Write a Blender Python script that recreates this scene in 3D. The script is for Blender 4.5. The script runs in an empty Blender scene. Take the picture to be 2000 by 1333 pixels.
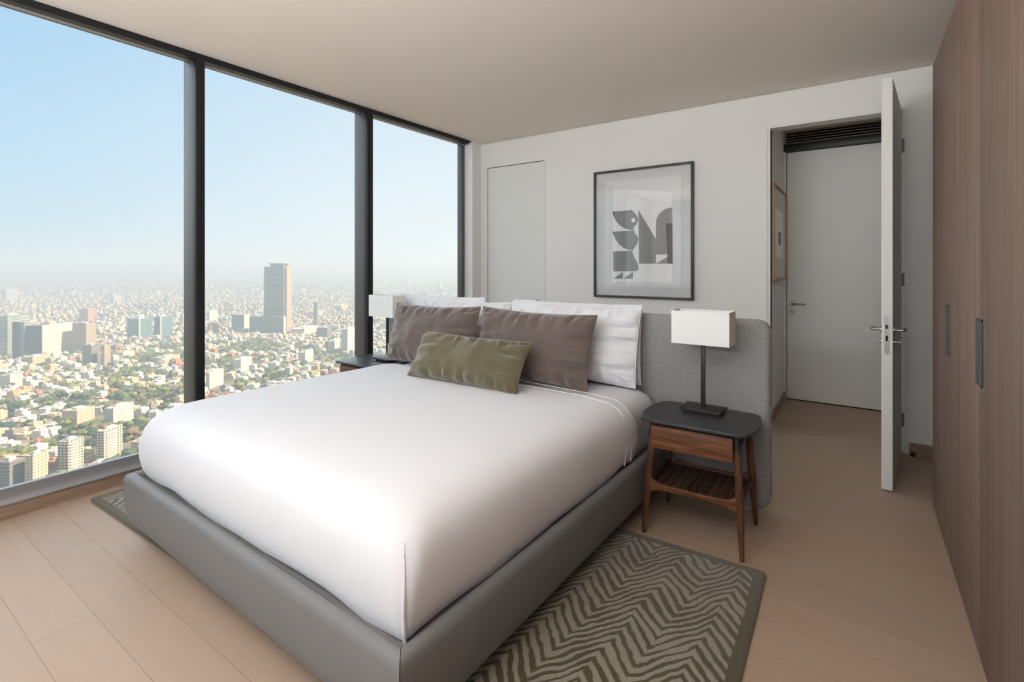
import bpy, bmesh, math, random
from mathutils import Vector, Matrix, noise
random.seed(7)
C = bpy.context.scene.collection
R = math.radians

# ------------------------------------------------------------------ camera
cd = bpy.data.cameras.new('camera'); cam = bpy.data.objects.new('camera', cd); C.objects.link(cam)
bpy.context.scene.camera = cam
cd.sensor_width = 36; cd.lens = 36*978/2000; cd.shift_y = -(666.5-520)/2000
cd.clip_start = .05; cd.clip_end = 40000
cam.location = (0, 0, 1.4)
cam.rotation_euler = (R(90), 0, math.atan2(678, 978))
# ------------------------------------------------------------------ colour management
vs = bpy.context.scene.view_settings
vs.view_transform = 'Standard'; vs.look = 'None'; vs.exposure = 0; vs.gamma = 1; vs.use_curve_mapping = False
# ------------------------------------------------------------------ lights
SUNAZ = Vector((.35, .94, 0)).normalized()
def sun(name, frm, energy, angle, color):
    l = bpy.data.lights.new(name, 'SUN'); l.energy = energy; l.angle = R(angle); l.color = color
    o = bpy.data.objects.new(name, l); C.objects.link(o)
    o.rotation_euler = Vector(frm).to_track_quat('Z', 'Y').to_euler(); return o
sun('sunlight', (.8*.8, .6*.8, .70), 11.0, .6, (1, .87, .68))
sun('skylight', (-.84, .10, .50), 2.3, 105, (.96, .98, 1))
def fill_light(name, loc, rot, sx, sy, e, col):
    l = bpy.data.lights.new(name, 'AREA'); l.shape = 'RECTANGLE'; l.size = sx; l.size_y = sy; l.energy = e; l.color = col
    o = bpy.data.objects.new(name, l); C.objects.link(o); o.location = loc; o.rotation_euler = rot; return o
# unseen fill lamps added behind the camera; a second glass wall is assumed
fill_light('front_fill', (-2.1, -1.84, 1.45), (R(96), 0, R(-6)), 2.8, 2.3, 7, (.98, .99, 1))
fill_light('bounce_fill', (-.75, -1.35, 1.95), (R(157), 0, 0), 3.0, .9, 275, (.95, .985, 1))  # added fill lamp aimed up to bounce light off the ceiling
def add_hall_fill():
    l = bpy.data.lights.new('hall_fill', 'AREA'); l.shape = 'RECTANGLE'; l.size = .5; l.size_y = .4; l.energy = 2.0; l.color = (1, .9, .78)
    o = bpy.data.objects.new('hall_fill', l); C.objects.link(o); o.location = (.9, 5.4, 2.76)  # unseen lamp added to brighten the hall, no fixture modelled
add_hall_fill()

# ------------------------------------------------------------------ node helpers
def new_mat(name):
    m = bpy.data.materials.new(name); m.use_nodes = True
    nt = m.node_tree; nt.nodes.clear()
    out = nt.nodes.new('ShaderNodeOutputMaterial')
    return m, nt, out
class NB:
    def __init__(s, nt): s.nt = nt
    def n(s, typ, **kw):
        x = s.nt.nodes.new('ShaderNode'+typ)
        for k, v in kw.items(): setattr(x, k, v)
        return x
    def link(s, a, b): s.nt.links.new(a, b)
    def setin(s, sock, v):
        if isinstance(v, bpy.types.NodeSocket): s.link(v, sock)
        else: sock.default_value = v
    def math(s, op, a, b=0.0, c=0.0):
        x = s.n('Math', operation=op)
        s.setin(x.inputs[0], a); s.setin(x.inputs[1], b); s.setin(x.inputs[2], c)
        return x.outputs[0]
    def mix(s, f, a, b):
        x = s.n('Mix', data_type='RGBA')
        s.setin(x.inputs[0], f); s.setin(x.inputs[6], a); s.setin(x.inputs[7], b)
        return x.outputs[2]
    def ramp(s, f, stops):
        x = s.n('ValToRGB'); e = x.color_ramp.elements
        while len(e) < len(stops): e.new(.5)
        for i, (p, c) in enumerate(stops): e[i].position = p; e[i].color = c
        s.setin(x.inputs[0], f); return x.outputs[0]
    def noise(s, vec, scale, detail=4, rough=.5, out=0, dist=0):
        x = s.n('TexNoise'); s.setin(x.inputs['Scale'], scale); x.inputs['Detail'].default_value = detail
        x.inputs['Roughness'].default_value = rough; x.inputs['Distortion'].default_value = dist
        if vec is not None: s.link(vec, x.inputs['Vector'])
        return x.outputs[out]
    def mapping(s, vec, scale=(1, 1, 1), rot=(0, 0, 0), loc=(0, 0, 0)):
        x = s.n('Mapping'); s.link(vec, x.inputs[0]); x.inputs['Scale'].default_value = scale
        x.inputs['Rotation'].default_value = rot; x.inputs['Location'].default_value = loc
        return x.outputs[0]
    def bump(s, h, strength, dist=.01):
        x = s.n('Bump'); x.inputs['Strength'].default_value = strength; x.inputs['Distance'].default_value = dist
        s.link(h, x.inputs['Height']); return x.outputs[0]
def srgb(r, g, b):
    f = lambda c: (c/255/12.92 if c/255 <= .04045 else ((c/255+.055)/1.055)**2.4)
    return (f(r), f(g), f(b), 1)
def principled(nb, out, col, rough=.6, metal=0, normal=None, sheen=0, spec=.5):
    p = nb.n('BsdfPrincipled')
    nb.setin(p.inputs['Base Color'], col); nb.setin(p.inputs['Roughness'], rough)
    p.inputs['Metallic'].default_value = metal
    p.inputs['Sheen Weight'].default_value = sheen
    p.inputs['Specular IOR Level'].default_value = spec
    if normal is not None: nb.link(normal, p.inputs['Normal'])
    nb.link(p.outputs[0], out.inputs[0]); return p
def plain(name, col, rough=.6, metal=0, var=.04, scale=6, bumps=0, sheen=0, spec=.5, bscale=60):
    m, nt, out = new_mat(name); nb = NB(nt)
    tc = nb.n('TexCoord').outputs['Object']
    nz = nb.noise(tc, scale)
    a = tuple(c*(1-var) for c in col[:3])+(1,); b = tuple(min(1, c*(1+var)) for c in col[:3])+(1,)
    cc = nb.mix(nz, a, b)
    nrm = None
    if bumps: nrm = nb.bump(nb.noise(tc, bscale, 6), bumps, .004)
    principled(nb, out, cc, rough, metal, nrm, sheen, spec); return m
M = {}
M['wall'] = plain('wall_paint', srgb(229, 227, 224), .85, var=.01, bumps=.05, spec=.2)
M['ceiling'] = plain('ceiling_paint', srgb(232, 223, 215), .9, var=.01, spec=.1)
M['door'] = plain('door_paint', srgb(222, 221, 217), .5, var=.01, spec=.3)
M['black'] = plain('black_metal', srgb(24, 24, 25), .45, spec=.4)
M['anodised'] = plain('grey_anodised_aluminium', srgb(92, 92, 90), .42, metal=.3)
M['sill'] = plain('sill_aluminium', srgb(150, 150, 152), .45, metal=.4)
M['chrome'] = plain('brushed_steel', srgb(150, 148, 146), .38, metal=.9)
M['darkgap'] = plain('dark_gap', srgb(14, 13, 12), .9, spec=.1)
M['leather'] = plain('grey_leatherette', srgb(119, 118, 118), .42, var=.03, bumps=.08, spec=.35, bscale=180)
M['platform'] = plain('platform_fabric', srgb(70, 69, 70), .8, spec=.1)
M['linen'] = plain('white_bed_linen', srgb(223, 224, 228), .9, var=.008, bumps=.05, sheen=.2, spec=.1, bscale=9)
M['sheet'] = plain('white_sheet', srgb(224, 224, 228), .9, var=.01, bumps=.08, spec=.1, bscale=14)
M['stitch'] = plain('white_stitching', srgb(245, 244, 244), .8)
M['shade'] = plain('lamp_shade_linen', srgb(232, 231, 229), .85, var=.01, spec=.1, bumps=.05, bscale=200)
M['bronze'] = plain('dark_bronze', srgb(52, 49, 47), .45, metal=.4)
M['stone'] = plain('charcoal_stone', srgb(58, 58, 60), .38, var=.25, scale=14, spec=.4)
M['frame'] = plain('charcoal_frame', srgb(62, 61, 60), .5, var=.08)
M['matboard'] = plain('mat_board', srgb(214, 214, 214), .8, var=.01)
M['paper'] = plain('print_paper', srgb(225, 225, 226), .8, var=.01)
M['inkwhite'] = plain('bright_white', srgb(244, 244, 245), .8, var=.005)
M['inkgrey'] = plain('grey_ink', srgb(150, 150, 150), .8, var=.08, scale=20)
M['inkdark'] = plain('dark_ink', srgb(78, 78, 79), .8, var=.05)
M['oak'] = plain('pale_oak_frame', srgb(185, 145, 105), .6, var=.1, scale=20)
M['grille'] = plain('grille_metal', srgb(190, 180, 172), .5)
M['handleplate'] = plain('handle_plate', srgb(86, 92, 92), .4, metal=.5)
M['rubber'] = plain('black_rubber', srgb(20, 20, 20), .7)

def mat_glass():
    m, nt, out = new_mat('window_glass'); nb = NB(nt)
    t = nb.n('BsdfTransparent'); t.inputs[0].default_value = (.97, .985, .98, 1)
    g = nb.n('BsdfGlossy'); g.inputs['Roughness'].default_value = 0.0; g.inputs[0].default_value = (1, 1, 1, 1)
    lw = nb.n('LayerWeight'); lw.inputs[0].default_value = .12
    f = nb.math('MULTIPLY', lw.outputs['Fresnel'], .5)
    ms = nb.n('MixShader'); nb.link(f, ms.inputs[0]); nb.link(t.outputs[0], ms.inputs[1]); nb.link(g.outputs[0], ms.inputs[2])
    nb.link(ms.outputs[0], out.inputs[0]); return m
M['glass'] = mat_glass()

def mat_floor():
    m, nt, out = new_mat('pale_oak_planks'); nb = NB(nt)
    tc = nb.n('NewGeometry').outputs['Position']
    mp = nb.mapping(tc, loc=(.62, .055, 0))
    br = nb.n('TexBrick'); nb.link(mp, br.inputs['Vector'])
    br.inputs['Scale'].default_value = 1; br.inputs['Brick Width'].default_value = 1.9; br.inputs['Row Height'].default_value = .188
    br.inputs['Mortar Size'].default_value = .0012; br.inputs['Mortar Smooth'].default_value = .3; br.inputs['Bias'].default_value = 0
    br.offset = .37; br.offset_frequency = 2
    br.inputs['Color1'].default_value = srgb(176, 153, 134); br.inputs['Color2'].default_value = srgb(171, 149, 131)
    br.inputs['Mortar'].default_value = srgb(128, 104, 86)
    g = nb.noise(nb.mapping(tc, (1.6, 14, 1)), 2.2, 8, .6, dist=.6)
    g2 = nb.noise(nb.mapping(tc, (.6, 3, 1)), 1.3, 3)
    c = nb.mix(nb.math('MULTIPLY', g, .30), br.outputs['Color'], srgb(150, 124, 104))
    c = nb.mix(nb.math('MULTIPLY', g2, .18), c, srgb(190, 169, 150))
    rgh = nb.math('ADD', nb.math('MULTIPLY', g, .15), .42)
    principled(nb, out, c, rgh, 0, nb.bump(nb.math('SUBTRACT', g, nb.math('MULTIPLY', br.outputs['Fac'], 3.0)), .08, .003), spec=.35)
    return m
M['floor'] = mat_floor()
def mat_wood(name, c1, c2, c3, sc, scale=3.0, rough=.5, stripes=0, spec=.3):
    m, nt, out = new_mat(name); nb = NB(nt)
    tc = nb.n('TexCoord').outputs['Object']
    mp = nb.mapping(tc, sc)
    a = nb.noise(mp, scale, 7, .6, dist=.3); b = nb.noise(nb.mapping(tc, tuple(x*3.1 for x in sc)), scale, 4, .6)
    c = nb.ramp(a, [(.28, c1), (.5, c2), (.74, c3)])
    c = nb.mix(nb.math('MULTIPLY', b, .35), c, c1)
    principled(nb, out, c, rough, 0, nb.bump(b, .05, .002), spec=spec); return m
M['wardrobe'] = mat_wood('wardrobe_veneer', srgb(108, 86, 76), srgb(136, 114, 102), srgb(160, 138, 124), (0, 26, .35), 2.0, .55)
M['walnut_x'] = mat_wood('walnut_along', srgb(74, 44, 28), srgb(120, 78, 54), srgb(158, 112, 82), (2.2, 14, 26), 2.0, .45)
M['walnut_z'] = mat_wood('walnut_upright', srgb(62, 40, 27), srgb(98, 66, 46), srgb(132, 95, 70), (24, 24, 1.6), 2.0, .4)
M['walnut_dark'] = mat_wood('walnut_dark', srgb(38, 25, 18), srgb(62, 42, 31), srgb(84, 58, 42), (14, 2, 14), 2.0, .45)
M['baseboard'] = mat_wood('oak_baseboard', srgb(132, 108, 90), srgb(160, 136, 118), srgb(176, 152, 132), (1.5, 1.5, 14), 2.0, .5)

def mat_headboard():
    m, nt, out = new_mat('grey_woven_fabric'); nb = NB(nt)
    tc = nb.n('TexCoord').outputs['Object']
    v = nb.n('TexVoronoi'); v.inputs['Scale'].default_value = 150; nb.link(nb.mapping(tc, (1, 1, 1.3)), v.inputs['Vector'])
    nz = nb.noise(tc, 90, 5, .7)
    f = nb.math('ADD', nb.math('MULTIPLY', v.outputs[0], .6), nb.math('MULTIPLY', nz, .6))
    c = nb.ramp(f, [(.25, srgb(122, 121, 120)), (.75, srgb(154, 153, 152))])
    principled(nb, out, c, .9, 0, nb.bump(f, .5, .003), sheen=.3, spec=.1); return m
M['headboard'] = mat_headboard()
def mat_velvet(name, c, c2):
    m, nt, out = new_mat(name); nb = NB(nt)
    tc = nb.n('TexCoord').outputs['Object']
    nz = nb.noise(tc, 9, 4, .55)
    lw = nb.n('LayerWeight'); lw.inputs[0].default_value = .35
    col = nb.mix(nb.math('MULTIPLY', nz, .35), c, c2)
    col = nb.mix(nb.math('MULTIPLY', lw.outputs['Facing'], .35), col, c2)  # velvet sheen put into the colour, lighter at grazing view
    principled(nb, out, col, .8, 0, nb.bump(nb.noise(tc, 14, 5), .15, .01), sheen=.5, spec=.15); return m
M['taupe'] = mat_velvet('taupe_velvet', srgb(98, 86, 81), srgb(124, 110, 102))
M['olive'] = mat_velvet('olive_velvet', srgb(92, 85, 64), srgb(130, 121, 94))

def mat_rug():
    m, nt, out = new_mat('rug_chevron'); nb = NB(nt)
    tc = nb.n('TexCoord').outputs['Object']
    wv = nb.noise(tc, 5.0, 3, .5, out=1)
    w2 = nb.noise(tc, 17.0, 2, .5, out=1)
    va = nb.n('VectorMath', operation='MULTIPLY_ADD'); nb.link(wv, va.inputs[0]); va.inputs[1].default_value = (.07, .07, 0); nb.link(tc, va.inputs[2])
    vb = nb.n('VectorMath', operation='MULTIPLY_ADD'); nb.link(w2, vb.inputs[0]); vb.inputs[1].default_value = (.012, .012, 0); nb.link(va.outputs[0], vb.inputs[2])
    sp = nb.n('SeparateXYZ'); nb.link(vb.outputs[0], sp.inputs[0])
    x, y = sp.outputs[0], sp.outputs[1]
    xs = nb.math('SUBTRACT', x, nb.math('MULTIPLY', y, .12))
    tri = nb.math('PINGPONG', nb.math('ADD', xs, 10.05), .128)
    f = nb.math('ADD', y, nb.math('MULTIPLY', tri, -1.35))
    f = nb.math('ADD', f, nb.math('MULTIPLY', xs, -.35))
    st = nb.math('PINGPONG', f, .028)
    st = nb.math('DIVIDE', st, .028)
    wn = nb.noise(tc, 7.0, 3, .6)
    th = nb.math('ADD', nb.math('MULTIPLY', nb.math('SUBTRACT', wn, .5), 1.1), .47)
    mr = nb.n('MapRange'); nb.setin(mr.inputs[0], nb.math('SUBTRACT', st, th)); mr.inputs[1].default_value = -.12; mr.inputs[2].default_value = .12
    mask = mr.outputs[0]
    so = nb.n('SeparateXYZ'); nb.link(tc, so.inputs[0])
    ex = nb.math('SUBTRACT', 1.73, nb.math('ABSOLUTE', so.outputs[0])); ey = nb.math('SUBTRACT', .71, nb.math('ABSOLUTE', so.outputs[1]))
    e = nb.math('SUBTRACT', nb.math('MINIMUM', ex, ey), nb.math('MULTIPLY', wn, .02))
    edge = nb.math('GREATER_THAN', e, .035)
    mask = nb.math('MULTIPLY', mask, edge)
    pile = nb.noise(tc, 260, 3, .7)
    c = nb.mix(mask, srgb(82, 75, 50), srgb(152, 144, 131))
    c = nb.mix(nb.math('MULTIPLY', pile, .25), c, srgb(70, 64, 48))
    h = nb.math('ADD', mask, nb.math('MULTIPLY', pile, .35))
    principled(nb, out, c, .95, 0, nb.bump(h, .7, .006), sheen=.3, spec=.05); return m
M['rug'] = mat_rug()

TH = R(32.2)
N1 = Vector((math.cos(TH), math.sin(TH), 0)); N2 = Vector((math.sin(TH), -math.cos(TH), 0))
def mat_facade(name, wall, glass, wp=3.2, fp=3.1, fx=.45, fz=.45, rough=.7, roof=None, gl=.35):
    m, nt, out = new_mat(name); nb = NB(nt)
    ge = nb.n('NewGeometry'); P = ge.outputs['Position']; N = ge.outputs['Normal']
    s = nb.n('SeparateXYZ'); nb.link(nb.mapping(P, rot=(0, 0, -TH)), s.inputs[0])
    sn = nb.n('SeparateXYZ'); nb.link(nb.mapping(N, rot=(0, 0, -TH)), sn.inputs[0])
    h = nb.math('ADD', nb.math('MULTIPLY', s.outputs[0], nb.math('ROUND', nb.math('ABSOLUTE', sn.outputs[1]))),
                nb.math('MULTIPLY', s.outputs[1], nb.math('ROUND', nb.math('ABSOLUTE', sn.outputs[0]))))
    a = nb.math('FRACT', nb.math('DIVIDE', h, wp)); b = nb.math('FRACT', nb.math('DIVIDE', s.outputs[2], fp))
    win = nb.math('MULTIPLY', nb.math('LESS_THAN', a, fx), nb.math('LESS_THAN', b, fz))
    up = nb.math('ABSOLUTE', sn.outputs[2])
    win = nb.math('MULTIPLY', win, nb.math('LESS_THAN', up, .5))
    nz = nb.noise(P, .05, 3)
    w = nb.mix(nb.math('MULTIPLY', nz, .4), wall, tuple(c*.72 for c in wall[:3])+(1,))
    w = nb.mix(nb.math('GREATER_THAN', up, .5), w, roof or tuple(min(1, c*.95) for c in wall[:3])+(1,))
    c = nb.mix(win, w, glass)
    r = nb.math('SUBTRACT', rough, nb.math('MULTIPLY', win, gl))
    principled(nb, out, c, r, spec=.3); return m
dk = srgb(88, 92, 98)
F = {
 'white': mat_facade('white_render', srgb(214, 206, 192), srgb(150, 144, 136), 3.4, 3.1, .42, .42),
 'cream': mat_facade('cream_render', srgb(208, 188, 158), srgb(136, 120, 104), 3.6, 3.1, .4, .4),
 'beige': mat_facade('beige_render', srgb(190, 164, 134), srgb(110, 104, 100), 3.0, 3.4, .5, .5),
 'pink': mat_facade('pink_render', srgb(196, 152, 132), srgb(120, 96, 88), 3.4, 3.1, .42, .4),
 'orange': mat_facade('orange_render', srgb(205, 140, 102), srgb(130, 90, 72), 3.6, 6, .5, .5),
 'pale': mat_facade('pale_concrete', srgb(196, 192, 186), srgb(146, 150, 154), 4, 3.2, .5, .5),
 'grey': mat_facade('grey_concrete', srgb(138, 136, 130), srgb(100, 102, 104), 4, 3.2, .6, .5),
 'grid': mat_facade('gridded_concrete', srgb(150, 140, 132), srgb(96, 92, 90), 3.0, 3.1, .62, .62),
 'apt': mat_facade('apartment_render', srgb(216, 196, 172), srgb(92, 84, 78), 3.8, 2.9, .6, .45),
 'steel': mat_facade('steel_bands', srgb(136, 124, 110), srgb(112, 104, 94), 1.9, 4.2, .9, .55, .6),
 'slab': mat_facade('slab_glass', srgb(124, 128, 130), srgb(104, 110, 116), 4, 3.6, .8, .6, .5),
 'green': mat_facade('green_glass', srgb(196, 190, 168), srgb(92, 108, 104), 40, 4.6, .98, .5, .5),
 'dark': mat_facade('dark_glass', srgb(72, 76, 84), srgb(58, 62, 72), 4, 3.6, .85, .7, .45),
 'teal': mat_facade('teal_glass', srgb(118, 142, 140), srgb(84, 116, 120), 30, 5.0, .96, .62, .45, roof=srgb(210, 204, 190)),
}
HC = {
 'white': plain('white_house_paint', srgb(226, 216, 202), .85, spec=.1), 'cream': plain('cream_house_paint', srgb(212, 188, 156), .85, spec=.1),
 'terracotta': plain('terracotta_house_paint', srgb(196, 130, 100), .85, spec=.1), 'grey': plain('grey_house_paint', srgb(150, 142, 132), .85, spec=.1),
 'ochre': plain('ochre_house_paint', srgb(206, 164, 118), .85, spec=.1),
}
TC = {
 'green': plain('green_leaves', srgb(92, 100, 58), .9, var=.35, scale=.25, spec=.05), 'olive': plain('olive_leaves', srgb(122, 122, 66), .9, var=.3, scale=.25, spec=.05),
 'dark': plain('dark_leaves', srgb(66, 78, 58), .9, var=.3, scale=.25, spec=.05), 'brown': plain('dry_leaves', srgb(122, 104, 76), .9, var=.3, scale=.25, spec=.05),
 'purple': plain('purple_blossom', srgb(120, 104, 124), .9, var=.2, scale=.25, spec=.05),
}
def mat_ground():
    m, nt, out = new_mat('city_ground'); nb = NB(nt)
    P = nb.n('NewGeometry').outputs['Position']
    a = nb.noise(P, .012, 8, .65); b = nb.noise(P, .09, 5, .6)
    c = nb.ramp(a, [(.35, srgb(84, 88, 62)), (.5, srgb(140, 126, 104)), (.68, srgb(176, 156, 130))])
    c = nb.mix(nb.math('MULTIPLY', b, .6), c, srgb(96, 92, 80))
    principled(nb, out, c, .9, spec=.05); return m
M['ground'] = mat_ground()

# ------------------------------------------------------------------ world
w = bpy.data.worlds.new('sky'); bpy.context.scene.world = w; w.use_nodes = True
nt = w.node_tree; nt.nodes.clear(); nb = NB(nt)
gv = nb.n('TexCoord').outputs['Generated']
sp = nb.n('SeparateXYZ'); nb.link(gv, sp.inputs[0])
zz = nb.math('MAXIMUM', sp.outputs[2], 0)
base = nb.ramp(zz, [(0.0, (.62, .77, .89, 1)), (.05, (.60, .78, .92, 1)), (.16, (.50, .74, .95, 1)), (.34, (.40, .67, .93, 1)), (1.0, (.26, .48, .80, 1))])
dp = nb.n('VectorMath', operation='DOT_PRODUCT'); nb.link(gv, dp.inputs[0]); dp.inputs[1].default_value = (-.35, .86, .10)
au = nb.n('MapRange'); nb.link(dp.outputs['Value'], au.inputs[0]); au.inputs[1].default_value = .35; au.inputs[2].default_value = 1.0
au.interpolation_type = 'SMOOTHSTEP'
haze = nb.math('MULTIPLY', au.outputs[0], nb.math('SUBTRACT', 1.0, nb.math('MULTIPLY', zz, 1.1)))
colr = nb.mix(haze, base, (.93, .96, .99, 1))
bg = nb.n('Background'); nb.link(colr, bg.inputs[0]); bg.inputs[1].default_value = 1.0
wo = nb.n('OutputWorld'); nb.link(bg.outputs[0], wo.inputs[0])

# ------------------------------------------------------------------ mesh helpers
def finish(bm, angle=38):
    bmesh.ops.recalc_face_normals(bm, faces=bm.faces)
    lim = R(angle)
    for f in bm.faces: f.smooth = True
    for e in bm.edges:
        e.smooth = not (len(e.link_faces) == 2 and e.calc_face_angle(0) > lim)
def obj(name, bm, mat, parent=None, loc=None, rot=None, recalc=True):
    if recalc: finish(bm)
    me = bpy.data.meshes.new(name); bm.to_mesh(me); bm.free()
    for m_ in (mat if isinstance(mat, (list, tuple)) else [mat]): me.materials.append(m_)
    o = bpy.data.objects.new(name, me); C.objects.link(o)
    if parent: o.parent = parent
    if loc: o.location = loc
    if rot: o.rotation_euler = rot
    return o
def tag(o, label=None, cat=None, group=None, kind=None):
    if label: o['label'] = label
    if cat: o['category'] = cat
    if group: o['group'] = group
    if kind: o['kind'] = kind
    return o
def thing(name, loc=(0, 0, 0), rz=0, **k):
    o = bpy.data.objects.new(name, None); C.objects.link(o); o.location = loc; o.rotation_euler = (0, 0, rz)
    o.empty_display_size = .1
    return tag(o, **k)
def box(x0, x1, y0, y1, z0, z1, bev=0, seg=2, bm=None, mi=0):
    b = bmesh.new()
    v = [b.verts.new(p) for p in ((x0,y0,z0),(x1,y0,z0),(x1,y1,z0),(x0,y1,z0),(x0,y0,z1),(x1,y0,z1),(x1,y1,z1),(x0,y1,z1))]
    for q in ((0,3,2,1),(4,5,6,7),(0,1,5,4),(1,2,6,5),(2,3,7,6),(3,0,4,7)): b.faces.new([v[i] for i in q])
    if bev: bmesh.ops.bevel(b, geom=b.edges[:], offset=bev, segments=seg, affect='EDGES', profile=.5)
    for f in b.faces: f.material_index = mi
    return merge(bm, b)
def merge(bm, b):
    if bm is None: return b
    off = {}
    for v in b.verts: off[v] = bm.verts.new(v.co)
    for f in b.faces:
        try: nf = bm.faces.new([off[v] for v in f.verts]); nf.material_index = f.material_index
        except ValueError: pass
    b.free(); return bm
def prism(pts, z0, z1, bev=0, bm=None, axis='z', seg=2, mi=0):
    """polygon pts extruded; axis z: (x,y)->z ; axis y: (x,z)->y ; axis x: (y,z)->x"""
    b = bmesh.new()
    def P(p, t): return (p[0], p[1], t) if axis == 'z' else ((p[0], t, p[1]) if axis == 'y' else (t, p[0], p[1]))
    lo = [b.verts.new(P(p, z0)) for p in pts]; hi = [b.verts.new(P(p, z1)) for p in pts]
    b.faces.new(lo); b.faces.new(hi)
    for i in range(len(pts)): j = (i+1) % len(pts); b.faces.new((lo[i], lo[j], hi[j], hi[i]))
    bmesh.ops.recalc_face_normals(b, faces=b.faces)
    if bev:
        es = [e for e in b.edges if abs(e.verts[0].co[{'z':2,'y':1,'x':0}[axis]]-e.verts[1].co[{'z':2,'y':1,'x':0}[axis]]) < 1e-6]
        bmesh.ops.bevel(b, geom=es, offset=bev, segments=seg, affect='EDGES', profile=.5)
    for f in b.faces: f.material_index = mi
    return merge(bm, b)
def tube(path, rad, n=12, bm=None, flat=None, caps=True):
    """path list of Vectors, rad list or float"""
    b = bmesh.new(); path = [Vector(p) for p in path]
    if not isinstance(rad, (list, tuple)): rad = [rad]*len(path)
    up = Vector((0, 0, 1)); rings = []
    for i, p in enumerate(path):
        t = (path[min(i+1, len(path)-1)]-path[max(i-1, 0)]).normalized()
        a = t.cross(up if abs(t.z) < .9 else Vector((0, 1, 0))).normalized(); c = a.cross(t).normalized()
        rings.append([b.verts.new(p+(a*math.cos(2*math.pi*k/n)+c*math.sin(2*math.pi*k/n)*(flat or 1))*rad[i]) for k in range(n)])
    for r0, r1 in zip(rings, rings[1:]):
        for k in range(n): b.faces.new((r0[k], r0[(k+1) % n], r1[(k+1) % n], r1[k]))
    if caps: b.faces.new(rings[0]); b.faces.new(rings[-1])
    return merge(bm, b)
def rrect(w_, d_, r, n=6):
    pts = []
    for cx, cy, a0 in ((w_/2-r, d_/2-r, 0), (-w_/2+r, d_/2-r, 90), (-w_/2+r, -d_/2+r, 180), (w_/2-r, -d_/2+r, 270)):
        for k in range(n+1):
            a = R(a0+90*k/n); pts.append((cx+r*math.cos(a), cy+r*math.sin(a)))
    return pts
def struct(name, bm, mat, parent=None, **k):
    o = obj(name, bm, mat, parent, **k)
    if parent is None: o['kind'] = 'structure'
    return o

# ------------------------------------------------------------------ room shell
XW = -3.745; YB = 4.745; ZC = 2.867; YN = -1.9; XR = 1.15
fl = box(-3.92, XR+.1, YN-.1, YB+.14, -.15, 0); struct('floor', fl, M['floor'])
struct('floor', box(-.66, 1.6, YB+.14, 6.2, -.15, 0), M['floor'])
struct('ceiling', box(XW, XR+.1, YN-.1, YB, ZC, ZC+.25), M['ceiling'])
# back wall, in one mesh with openings for the two doors, and a shadow gap under the ceiling
D1 = (-3.66, -2.84, 2.575); D2 = (-.64, .285, 2.572)
wb = box(-3.92, D1[0], YB, YB+.13, 0, ZC-.011)
box(D1[0], D1[1], YB, YB+.13, D1[2], ZC-.011, bm=wb); box(D1[1], D2[0], YB, YB+.13, 0, ZC-.011, bm=wb)
box(D2[0], D2[1], YB, YB+.13, D2[2], ZC-.011, bm=wb); box(D2[1], 1.7, YB, YB+.13, 0, ZC-.011, bm=wb)
box(-3.92, 1.7, YB+.012, YB+.13, ZC-.011, 3.12, bm=wb)
struct('wall_back', wb, M['wall'])
struct('wall_right', box(XR, XR+.12, YN-.1, YB, 0, 3.12), M['wall'])
fw_ = box(-4.2, -3.4, YN-.12, YN, -.1, 3.12); box(XR-.2, XR+.12, YN-.12, YN, -.1, 3.12, bm=fw_)
box(-3.4, XR-.2, YN-.12, YN, -.1, .12, bm=fw_); box(-3.4, XR-.2, YN-.12, YN, ZC-.05, 3.12, bm=fw_)
struct('wall_front', fw_, M['wall'])
w6 = struct('window_6', box(-1.3, -1.24, YN-.10, YN-.02, .12, ZC-.05), M['anodised'])  # unseen window, added to go with the fill lamp behind the camera
obj('pane', box(-3.4, XR-.2, YN-.07, YN-.062, .12, ZC-.05), M['glass'], w6)
# solid wall beside the last window
YE = 4.583
wl = box(-3.92, XW, YE, YB, 0, ZC); struct('wall_left', wl, M['wall'])
# baseboards
struct('baseboard_back', box(.305, XR, YB-.014, YB, 0, .088), M['baseboard'])
struct('baseboard_back', box(-2.8, -.66, YB-.014, YB, 0, .088), M['baseboard'])
# window kick, sill, track
struct('baseboard_left', box(-3.92, -3.872, YN, YE, 0, .082), M['baseboard'])
sl = prism([(-3.92, .074), (-3.864, .077), (-3.862, .084), (-3.866, .090), (-3.876, .097), (-3.882, .108), (-3.885, .125), (-3.886, .166), (-3.92, .166)], YN, YE, axis='y')
struct('trim_1', sl, M['sill'])
tr = box(-3.80, XW+.004, YN, 4.50, ZC-.043, ZC+.02)
box(-3.925, -3.80, YN, YB+.13, ZC-.012, ZC+.25, bm=tr)
struct('trim_2', tr, M['black'])
# outer slab edges close the facade above and below the glass
struct('wall_left', box(-3.97, -3.905, YN-.1, YB+.13, -3.0, .05), M['anodised'])
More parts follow.
